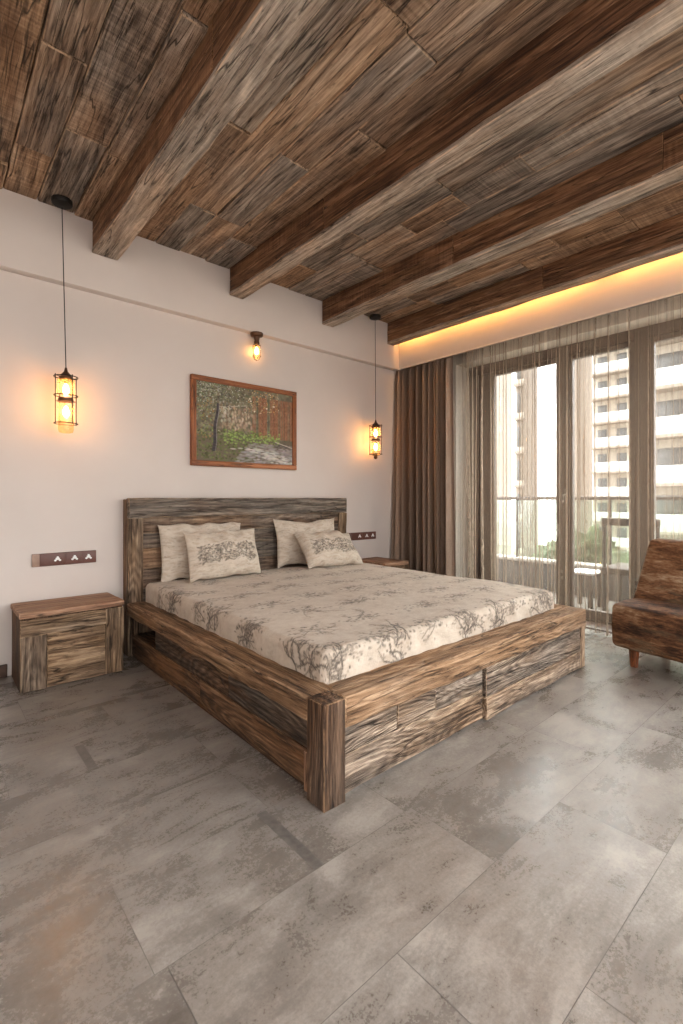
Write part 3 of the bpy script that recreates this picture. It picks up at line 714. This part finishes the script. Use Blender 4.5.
for _ in range(160): pd(rnd.uniform(0, .16), rnd.uniform(.3, .8), rnd.uniform(1, 4), rnd.uniform(1, 3), jc(rnd.choice([(.3, .18, .08), (.25, .28, .12), (.1, .1, .07)])), .8)
for k in range(150):                                            # trunk
    f = k / 150; pd(.165 + .035 * f + .006 * math.sin(f * 9), .14 + f * .6, 6.5 - 3 * f, 2.4, jc((.07, .06, .065), .35), .9)
    pd(.178 + .035 * f + .006 * math.sin(f * 9), .14 + f * .6, 1.0, 2, jc((.33, .30, .28), .3), .6)
for _ in range(70): pd(.20 + rnd.uniform(0, .12), .72 + rnd.uniform(-.02, .2), 3, 1, jc((.09, .08, .08)), .7)
for _ in range(170): pd(rnd.uniform(.5, .84), rnd.uniform(.68, .98), rnd.uniform(1, 3), rnd.uniform(1, 2.5), jc(rnd.choice([(.55, .28, .10), (.40, .30, .14), (.62, .48, .3), (.16, .12, .07)])), .85)
for (x, y) in ((.52, .86), (.53, .83), (.57, .70), (.78, .80), (.70, .76)): pd(x, y, 3, 2.5, (.85, .75, .6), .9)
m = MB(); ix0, ix1, iz0, iz1 = PX0 + fw - .003, PX1 - fw + .003, PZ0 + fw - .003, PZ1 - fw + .003
gx, gz = np.meshgrid(np.linspace(ix0, ix1, gw), np.linspace(iz0, iz1, gh))
m.grid(np.dstack([gx, np.full_like(gx, YW - .022), gz]))
cv = m.build('canvas', M['paint'], pic, smooth=False)
a = cv.data.color_attributes.new('paint', 'FLOAT_COLOR', 'POINT'); a.data.foreach_set('color', np.dstack([img * 1.15, np.ones((gh, gw))]).astype(np.float32).ravel())

# ------------------------------------------------------------------ lamps
def bulb(c, parent, up=True, mat='bulb'):
    sg = -1 if up else 1
    m = MB(); m.lathe(c, [(.012, 0), (.012, sg * .022)], 12); b = m.build('bulb_holder', M['bronze'], parent)
    m = MB(); m.lathe((c[0], c[1], c[2] + sg * .022), [(.007, 0), (.014, sg * .018), (.0185, sg * .036), (.016, sg * .052), (.007, sg * .063), (.001, sg * .066)], 14); m.build('bulb', M[mat], parent)
def pendant(x, y, ztop, label, knob, dx):
    root = empty('pendant_lamp', (x, y, ZC - .02), label, 'pendant lamp', 'caged pendant lamps'); upd()
    m = MB(); m.lathe((x, y, ZC - .045), [(.010, .008), (.055, .014), (.060, .022), (.060, .044)], 12); m.build('canopy', M['black'], root)
    xb = x + dx; zt, zm, zb = ztop, ztop - .12, ztop - .295
    m = MB(); m.tube([(x, y, ZC - .05), (x + dx * .5, y, (ZC + zt) / 2), (xb, y, zt + .05)], .0028, 6); m.build('cord', M['black'], root)
    m = MB(); m.lathe((xb, y, zt), [(.040, -.028), (.040, -.006), (.034, .0), (.028, .012), (.012, .030), (.006, .055)], 18); m.build('cap', M['bronze'], root)
    m = MB(); Rr = .066
    for z in (zt - .004, zm, zb): m.ring((xb, y, z), Rr, .0032)
    for z in (zt - .004, zm, zb):      # the cage rings carry little cross arms
        for k in range(2):
            a = R(20 + 90 * k); m.tube([(xb - Rr * 1.1 * math.cos(a), y - Rr * 1.1 * math.sin(a), z), (xb + Rr * 1.1 * math.cos(a), y + Rr * 1.1 * math.sin(a), z)], .0022, 5) if z == zt - .004 else None
    for k in range(4):
        a = R(20 + 90 * k); m.tube([(xb + Rr * math.cos(a), y + Rr * math.sin(a), zt + .006), (xb + Rr * math.cos(a), y + Rr * math.sin(a), zb - .006)], .003, 6)
    m.build('cage', M['black'], root)
    m = MB(); m.lathe((xb, y, zm - .03), [(.018, -.012), (.042, -.008), (.044, .002), (.042, .012), (.018, .018)], 18); m.ring((xb, y, zm - .036), .05, .0025); m.build('middle_collar', M['bronze'], root)
    m = MB(); m.lathe((xb, y, zm + .005), [(.046, 0), (.049, .01), (.049, .09), (.044, .1)], 20, cap=False); m.build('glass_shade', M['lamp_glass'], root)
    g0 = -.055 if not knob else -.012
    m = MB(); m.lathe((xb, y, zb), [(.02, g0 - .006), (.038, g0), (.043, g0 + .015), (.045, .03), (.045, .125)], 20, cap=False); m.build('glass_shade', M['lamp_glass'], root)
    if knob:
        m = MB(); m.lathe((xb, y, zb), [(.004, -.052), (.014, -.046), (.020, -.032), (.016, -.018), (.028, -.012), (.03, .0)], 14); m.build('end_knob', M['bronze'], root)
    bulb((xb, y, zt - .026), root); bulb((xb, y, zm - .045), root)
PEND = 6.0
pendant(.648, 3.385, 1.860, 'black caged pendant lamp with two bulbs hanging over the left nightstand', False, .022)
pendant(3.462, 3.43, 1.840, 'black caged pendant lamp with a bottom knob hanging beside the brown curtain', True, .008)
lx, ly = 2.118, 3.505
lamp = empty('ceiling_lamp', (lx, ly, ZL), 'small bronze cage lamp under the wall ledge above the painting', 'lamp'); upd()
m = MB(); m.lathe((lx, ly, ZL), [(.030, -.034), (.050, -.026), (.054, -.016), (.054, -.001)], 20); m.build('canopy', M['bronze'], lamp)
m = MB(); m.lathe((lx, ly, ZL - .034), [(.014, -.062), (.024, -.05), (.020, -.03), (.028, 0)], 14); m.build('neck', M['bronze'], lamp)
m = MB()
for k in range(6):
    a = k * R(60) + .2; c_, s_ = math.cos(a), math.sin(a)
    m.tube([(lx + .016 * c_, ly + .016 * s_, ZL - .085), (lx + .034 * c_, ly + .034 * s_, ZL - .105), (lx + .034 * c_, ly + .034 * s_, ZL - .195), (lx + .022 * c_, ly + .022 * s_, ZL - .222), (lx, ly, ZL - .234)], .0018, 5)
m.ring((lx, ly, ZL - .195), .034, .0018); m.ring((lx, ly, ZL - .11), .034, .0018)
m.build('cage', M['bronze'], lamp)
m = MB(); m.lathe((lx, ly, ZL - .215), [(.004, -.006), (.022, 0), (.028, .02), (.028, .105), (.02, .118)], 16, cap=False); m.build('glass_shade', M['lamp_glass'], lamp)
bulb((lx, ly, ZL - .096), lamp, mat='bulb_small')

# ------------------------------------------------------------------ armchair
ac = empty('armchair', (3.64, .76, 0), 'brown distressed leather armchair on short wooden legs at the right of the bed', 'armchair'); upd()
def rbox(lo, hi, r, seg=4, warp=None, sub=0.09):
    bm = bmesh.new(); bmesh.ops.create_cube(bm, size=1)
    for v in bm.verts: v.co = Vector([(lo[i] + hi[i]) / 2 + v.co[i] * (hi[i] - lo[i]) for i in range(3)])
    bmesh.ops.bevel(bm, geom=bm.edges[:], offset=r, segments=seg, profile=.5, affect='EDGES')
    for _ in range(3): bmesh.ops.subdivide_edges(bm, edges=[e for e in bm.edges if e.calc_length() > sub], cuts=1, use_grid_fill=True)
    bmesh.ops.triangulate(bm, faces=[f for f in bm.faces if len(f.verts) > 4])
    if warp:
        for v in bm.verts: v.co = Vector(warp(v.co))
    bm.verts.index_update(); vs = [tuple(v.co) for v in bm.verts]; fs = [tuple(v.index for v in f.verts) for f in bm.faces]; bm.free(); return vs, fs
def seatw(p):
    q = (p[0] - 3.385) / .6; e = noise.noise(Vector((p[0] * 4, p[1] * 4, p[2] * 4))) * .008
    z = p[2] + (e + .018 * math.sin(max(0, min(1, q)) * math.pi) if p[2] > .3 else e)
    return (p[0] - (.007 * math.sin((p[2] - .13) / .27 * math.pi)) * (1 if p[0] < 3.6 else 0) + e, p[1] + e, z)
m = MB(); vs, fs = rbox((3.40, .40, .130), (3.97, 1.17, .405), .028, 4, seatw); m.add(vs, fs, 1, (.5, .4, 0)); m.build('seat', M['chair_hide'], ac, sharp=None)
def backw(p):
    f = (p[2] - .40) / .42; e = noise.noise(Vector((p[0] * 4 + 9, p[1] * 4, p[2] * 4))) * .007
    return (p[0] + .195 * f + e, p[1] + (.02 * (1 - f) if p[1] > .8 else 0) + e, p[2] + e)
m = MB(); vs, fs = rbox((3.655, .41, .385), (3.785, 1.155, .815), .028, 4, backw); m.add(vs, fs, 1, (.45, .3, 0)); m.build('backrest', M['chair_hide'], ac, sharp=None)
for (x, y) in ((3.50, 1.075), (3.50, .47), (3.87, 1.055), (3.87, .47)):
    m = MB(); m.tube([(x, y + .0, .0), (x, y, .15)], [.022, .034], 14, axis=2); m.build('leg', M['leg_wood'], ac)

ac.rotation_euler[2] = R(-10); ac.location = (3.565, .745, 0)
# ------------------------------------------------------------------ curtains
def curtain_grid(y0, y1, xf, z0, z1, ny_, nz_):
    ys = np.linspace(0, 1, ny_); zs = np.linspace(0, 1, nz_); A, B = np.meshgrid(ys, zs)
    return A, B
def warpnoise(A, k, seed): r = np.random.default_rng(seed); return sum(np.sin(A * r.uniform(3, 22) + r.uniform(0, 6)) * r.uniform(.2, 1) for _ in range(k)) / k
A, B = curtain_grid(0, 1, 0, 0, 0, 620, 60)
ph = 2 * math.pi * (A * 13.5 + 3.0 * warpnoise(A, 7, 3) + .35 * np.sin(A * 47)) + .5 * np.sin(B * 2.0 + A * 9)
amp = (.040 + .030 * warpnoise(A * 2, 5, 8)) * (.5 + .5 * np.minimum(1, (1 - B) * 6 + .2)) * 1.4
Y = 3.545 - A * (.70 + .02 * (1 - B)) + .010 * np.cos(ph) * (1 - .3 * B)
flare = (1 - B) ** 1.6 * np.exp(-((A) / .10) ** 2) * -.10
Xc = 3.975 + amp * (np.sin(ph) + .3 * np.sin(2 * ph + 1) + .25 * np.sin(ph * .5)) + flare - .02 * (1 - B) * np.exp(-((1 - A) / .1) ** 2)
Z = .015 + B * 2.70
m = MB(); m.grid(np.dstack([Xc, Y, Z])); o = m.build('blackout_curtain', M['curtain'], sharp=None, origin=(3.975, 3.2, .015))
tag(o, 'heavy brown pleated curtain hanging floor length beside the right pendant', 'curtain')
# its fellow at the far end, outside the picture on the right, is left out; sheers cover the whole glazing
def sheer(y0, y1, gap, x, seed, label, hem=.0, wide=1.):
    r = np.random.default_rng(seed); Ls = abs(y1 - y0); n = int(Ls * 760); A, B = curtain_grid(0, 1, 0, 0, 0, n, 40)
    q = A * Ls; t = 0.01; X = np.zeros_like(A); 
    for k in range(6): X += np.sin(q * r.uniform(6, 26) + r.uniform(0, 6) + .5 * np.sin(B * 3 + k)) * .006
    while t < Ls:
        w = wide * r.uniform(.0022, .007) * (1.5 if r.random() < .15 else 1); d = r.uniform(.012, .055) * (-1 if r.random() < .5 else 1)
        c = t + r.uniform(-.015, .015) * (1 - B) + .004 * np.sin(B * r.uniform(2, 7) + r.uniform(0, 6))
        X += d * np.exp(-((q - c) / w) ** 2) * (.55 + .45 * (1 - B) ** .5)
        t += r.gamma(1.6, gap / 1.6) + .006
    Y = y0 + (y1 - y0) * A + .006 * np.sin(q * 40 + B * 2)
    Z = .012 + B * 2.72 + hem * np.maximum(0, np.sin(q * 60)) * (1 - B) ** 8
    X = x + np.clip(X, -.075, .075)
    m = MB(); m.grid(np.dstack([X, Y, Z])); o = m.build('sheer_curtain', M['sheer'], sharp=None, origin=(x, (y0 + y1) / 2, .012))
    tag(o, label, 'sheer curtain'); return o
sheer(3.02, 2.62, .026, 4.09, 4, 'dense gathered edge of pale sheer curtain beside the heavy brown curtain', .012, 2.6)
sheer(2.60, 1.96, .024, 4.085, 9, 'brown sheer voile curtain over the left glass door', .012)
sheer(1.94, 1.32, .021, 4.085, 12, 'brown sheer voile curtain over the middle glass door between bed and armchair', .02)
sheer(1.30, -2.4, .026, 4.085, 17, 'brown sheer voile curtain behind the armchair over the right glass door', .012)

# ------------------------------------------------------------------ glazing: window_1..n with frames, sashes, glass
def glazing(idx, y0, y1, zb=.09, zt=2.359, first=False, last=False):
    """glass opening y0..y1 (y0 > y1), one pane with its sash"""
    root = bpy.data.objects.new('window_%d' % idx, None); COL.objects.link(root); root.location = (XF + .03, (y0 + y1) / 2, 0); root['kind'] = 'structure'; upd()
    return root
panes = [(2.658, 2.019), (1.870, 1.409), (1.228, .60), (.42, -.21), (-.39, -1.02), (-1.20, -1.83)]
for i, (a0, a1) in enumerate(panes):
    root = glazing(i + 1, a0, a1)
    up = WY1 if i == 0 else (panes[i - 1][1] + a0) / 2
    dn = WS if i == len(panes) - 1 else (a1 + panes[i + 1][0]) / 2
    m = MB()
    m.box((XF, up - .05 if i else up - .13, 0), (XF + .09, up, 2.494), bev=.003)
    m.box((XF, dn, 0), (XF + .09, dn + .05, 2.494), bev=.003)
    m.box((XF, dn + .05, 2.40), (XF + .09, up - .05, 2.494), bev=.003); m.box((XF, dn + .05, 0), (XF + .09, up - .05, .03), bev=.003)
    m.build('window_frame', M['frame'], root)
    m = MB(); s0, s1 = (up - .131 if i == 0 else up - .051), dn + .051
    m.box((XF + .012, a0, .031), (XF + .065, s0, 2.399), bev=.004); m.box((XF + .012, s1, .031), (XF + .065, a1, 2.399), bev=.004)
    m.box((XF + .012, a1, 2.359), (XF + .065, a0, 2.399), bev=.004); m.box((XF + .012, a1, .031), (XF + .065, a0, .11), bev=.004)
    sash = m.build('sash', M['frame'], root)
    m = MB(); m.box((XF + .034, a1, .11), (XF + .040, a0, 2.359), bev=.001); m.build('pane', M['glass'], root)
    if i < 2:
        hy = a1 - .045 if i == 0 else a0 + .04
        for (yy, zc) in ((a1 - .03, .80),) if i == 0 else ((a0 + .06, 1.13),):
            q = MB(); q.box((XF + .0, yy - .012, zc - .06), (XF + .012, yy + .012, zc + .06), bev=.003); q.tube([(XF, yy, zc), (XF - .035, yy, zc), (XF - .04, yy, zc - .07)], .008, 8)
            q.build('handle', M['handle'], sash)
        q = MB(); q.box((XF, a1 - .07, .41), (XF + .012, a1 - .045, .44), bev=.002); q.box((XF, a1 - .07, .35), (XF + .012, a1 - .045, .38), bev=.002); q.build('hinge', M['handle'], sash)
m = MB(); m.box((XW + .001, WS, -.02), (XF + .14, WY1, .012), bev=.002); struct('trim_2', m, M['baseboard'])

# ------------------------------------------------------------------ balcony
mb = MB(); mb.box((XW + .32, -3.2, -.25), (6.0, 5.0, -.02)); struct('balcony_floor', mb, M['balcony_floor'])
mb = MB(); mb.box((5.62, -3.2, -.02), (5.80, 5.0, .31), mi=1); mb.box((5.60, -3.2, .31), (5.82, 5.0, .345)); struct('trim_3', mb, [M['kerb'], M['kerb_face']])
mb = MB(); mb.box((XL - .2, .8, 3.27), (XW + .34, YW + .25, 14.)); struct('sun_block_storeys', mb, M['facade_cream'])  # unseen upper storeys, added to keep the sun off the balcony kerb
rail = empty('balcony_railing', (5.7, .9, .345), 'glass balcony railing with a dark top rail beyond the glass doors', 'railing'); upd()
m = MB(); m.box((5.67, -3.2, 1.075), (5.73, 5.0, 1.115), bev=.006); m.build('top_rail', M['rail_metal'], rail)
for y in (-2.6, -1.3, 0, 1.3, 2.0, 3.1, 4.4):
    m = MB(); m.box((5.69, y - .012, .345), (5.715, y + .012, 1.075), bev=.003); m.build('post', M['rail_metal'], rail)
m = MB(); m.box((5.695, -3.2, .36), (5.705, 5.0, 1.07), bev=.001); m.build('glass_panel', M['glass_green'], rail)
# balcony chair and stool
bc = empty('balcony_chair', (5.1, 1.55, -.02), 'dark chair standing on the balcony beyond the middle glass door', 'chair'); upd()
cx, cy = 5.1, 1.55
for (dx, dy) in ((-.21, .22), (-.21, -.22), (.21, .22), (.21, -.22)):
    top = .88 if dy > 0 and False else (.90 if dx < 0 else .42)
    m = MB(); m.tube([(cx + dx, cy + dy, -.02), (cx + dx, cy + dy, top)], .018, 8); m.build('leg', M['outdoor_chair'], bc)
m = MB(); m.box((cx - .24, cy - .25, .38), (cx + .24, cy + .25, .44), bev=.01); m.build('seat', M['outdoor_chair'], bc)
m = MB(); m.box((cx - .235, cy - .24, .84), (cx - .19, cy + .24, .91), bev=.01)
m.build('backrest', M['outdoor_chair'], bc)
bs = empty('balcony_stool', (5.1, 2.03, -.02), 'low stool with a white top on the balcony left of the dark chair', 'stool'); upd()
m = MB(); m.box((4.95, 1.90, .33), (5.25, 2.16, .355), bev=.008); m.build('top', M['white'], bs)
for (dx, dy) in ((4.98, 1.93), (4.98, 2.13), (5.22, 1.93), (5.22, 2.13)):
    m = MB(); m.box((dx - .02, dy - .02, -.02), (dx + .02, dy + .02, .33), bev=.004); m.build('leg', M['outdoor_chair'], bs)

# ------------------------------------------------------------------ buildings across the street
def building(x, y0, y1, z0, z1, fh, mat, mat2, label, bays, zoff=0., depth=9, par=1.1, name='apartment_building', proj=1.3, wmat='facade_window'):
    root = empty(name, (x + depth / 2, (y0 + y1) / 2, z0), label, 'building'); upd()
    m = MB(); m.box((x, y0, z0), (x + depth, y1, z1), bev=.02); m.build('wall', M[mat], root)
    z = z0 + zoff
    while z < z1 - fh:
        if par > 0:
            m = MB(); m.box((x - proj, y0 - .3, z), (x + .05, y1 + .02, z + .22), bev=.02); m.build('balcony_slab', M['facade_beige'], root)
            m = MB(); m.box((x - proj, y0 - .3, z + .22), (x - proj + .12, y1 + .02, z + .22 + par), bev=.02); m.build('parapet', M[mat2], root)
        w = (y1 - y0) / bays
        for k in range(bays):
            ya = y0 + w * (k + .22); m = MB(); m.box((x - .06, ya, z + 1.0 if par <= 0 else z + .3), (x + .05, ya + w * .5, z + fh - .55), bev=.02); m.build('window', M[wmat], root)
        z += fh
    return root
building(36., -6, 10.8, -14, 26, 3.05, 'facade_cream', 'facade_white', 'white apartment block with deep balconies seen through the right glass door', 5, zoff=.55)
building(62., 19.5, 23.8, -14, 34, 2.95, 'facade_cream', 'facade_white', 'pale apartment block with stacked balconies seen through the middle glass door', 2, zoff=.3, depth=4)
building(40., 16.5, 17.9, -14, 40, 3.0, 'facade_beige', 'facade_cream', 'narrow beige tower at the left side of the middle glass door', 1, zoff=.6, depth=3, par=0, name='tower_block', wmat='facade_white')
building(40., 21.3, 21.9, -14, 40, 3.0, 'facade_beige', 'facade_cream', 'tall beige stone tower seen through the left glass door', 1, zoff=1.0, depth=3, par=.4, proj=.3, name='tower_block')
building(13., 8.34, 13.5, -14, 20, 3.2, 'facade_cream', 'facade_white', 'cream house wall filling the left side of the left glass door', 1, zoff=2.2, depth=2, par=0, name='apartment_building')
mb = MB(); mb.box((7, -60, -14.3), (120, 90, -14.0), bev=.0); struct('ground', mb, M['ground'])
def tree(x, y, zt, r, label):
    root = empty('tree', (x, y, -14), label, 'tree', 'street trees beyond the balcony'); upd()
    bm = bmesh.new(); bmesh.ops.create_icosphere(bm, subdivisions=5, radius=1)
    so = Vector((x * 7.1, y * 3.3, 1.))
    for v in bm.verts:
        d = v.co.normalized(); f = 1 + .35 * noise.noise(d * 2.2 + so) + .35 * noise.noise(d * 7 + so) + .2 * noise.noise(d * 19 + so); v.co = Vector((x, y, zt - r)) + Vector((d.x * r * f, d.y * r * f, d.z * r * f))
    vs = [tuple(v.co) for v in bm.verts]; fs = [tuple(v.index for v in f.verts) for f in bm.faces]; bm.free()
    m = MB(); m.add(vs, fs); m.build('crown', M['leaf'], root, sharp=None)
    m = MB(); m.tube([(x, y, -14), (x + .2, y, (zt - 14) / 2), (x, y, zt - r)], [.3, .22, .12], 8); m.build('trunk', M['bark'], root)
tree(28, 11.6, -1.0, 2.2, 'green street tree low behind the balcony chair')
tree(24, 7.2, -1.6, 2.0, 'green street tree low at the right of the middle glass door')
tree(20, 10.2, -2.4, 1.1, 'olive street tree low behind the left glass door')

# ------------------------------------------------------------------ light, camera
w = bpy.data.worlds.new('sky'); SC.world = w; w.use_nodes = True
nt = w.node_tree; nt.nodes.clear()
tc = nt.nodes.new('ShaderNodeTexCoord'); sx = nt.nodes.new('ShaderNodeSeparateXYZ'); nt.links.new(tc.outputs['Generated'], sx.inputs[0])
cr = nt.nodes.new('ShaderNodeValToRGB'); mp = nt.nodes.new('ShaderNodeMapRange'); mp.inputs[1].default_value = -.6; mp.inputs[2].default_value = .6
nt.links.new(sx.outputs[2], mp.inputs[0]); nt.links.new(mp.outputs[0], cr.inputs[0])
cr.color_ramp.elements[0].position = .35; cr.color_ramp.elements[0].color = (.66, .59, .53, 1)
cr.color_ramp.elements[1].position = .55; cr.color_ramp.elements[1].color = (.985, .985, .985, 1)
dt = nt.nodes.new('ShaderNodeVectorMath'); dt.operation = 'DOT_PRODUCT'; nt.links.new(tc.outputs['Generated'], dt.inputs[0]); dt.inputs[1].default_value = (-.62, -.78, 0)
mr = nt.nodes.new('ShaderNodeMapRange'); mr.inputs[1].default_value = -.3; mr.inputs[2].default_value = .9; mr.inputs[3].default_value = 8.0; mr.inputs[4].default_value = 1.9
nt.links.new(dt.outputs['Value'], mr.inputs[0])
el = nt.nodes.new('ShaderNodeMapRange'); el.inputs[1].default_value = 0.; el.inputs[2].default_value = .7; el.inputs[3].default_value = 1.; el.inputs[4].default_value = 2.1; nt.links.new(sx.outputs[2], el.inputs[0])
ml = nt.nodes.new('ShaderNodeMath'); ml.operation = 'MULTIPLY'; nt.links.new(mr.outputs[0], ml.inputs[0]); nt.links.new(el.outputs[0], ml.inputs[1])
bg = nt.nodes.new('ShaderNodeBackground'); nt.links.new(ml.outputs[0], bg.inputs[1]); nt.links.new(cr.outputs[0], bg.inputs[0])
wo = nt.nodes.new('ShaderNodeOutputWorld'); nt.links.new(bg.outputs[0], wo.inputs[0])
sl = bpy.data.lights.new('sun', 'SUN'); sl.energy = 1.6; sl.angle = R(2); sl.color = (1, .95, .87)
so = bpy.data.objects.new('sun', sl); COL.objects.link(so); so.location = (-6, -4, 12)
so.rotation_euler = Vector((.62, .22, -.75)).to_track_quat('-Z', 'Y').to_euler()

cam = bpy.data.cameras.new('camera'); co = bpy.data.objects.new('camera', cam); COL.objects.link(co)
co.location = (0, 0, 1.1); co.rotation_euler = (R(90), 0, R(-41.229))
cam.sensor_fit = 'AUTO'; cam.sensor_width = 36; cam.lens = 476.6 / 1024 * 36; cam.shift_y = -(512 - 497.8) / 1024
cam.clip_start = .05; cam.clip_end = 500
SC.camera = co
SC.view_settings.view_transform = 'Standard'; SC.view_settings.look = 'None'; SC.view_settings.gamma = 1; SC.view_settings.use_curve_mapping = False
SC.view_settings.exposure = 0.17
SC.cycles.use_denoising = True
SC.cycles.denoising_prefilter = 'ACCURATE'; SC.cycles.denoising_input_passes = 'RGB_ALBEDO_NORMAL'
SC.cycles.max_bounces = 10; SC.cycles.diffuse_bounces = 6; SC.cycles.transparent_max_bounces = 24
SC.cycles.sample_clamp_indirect = 6
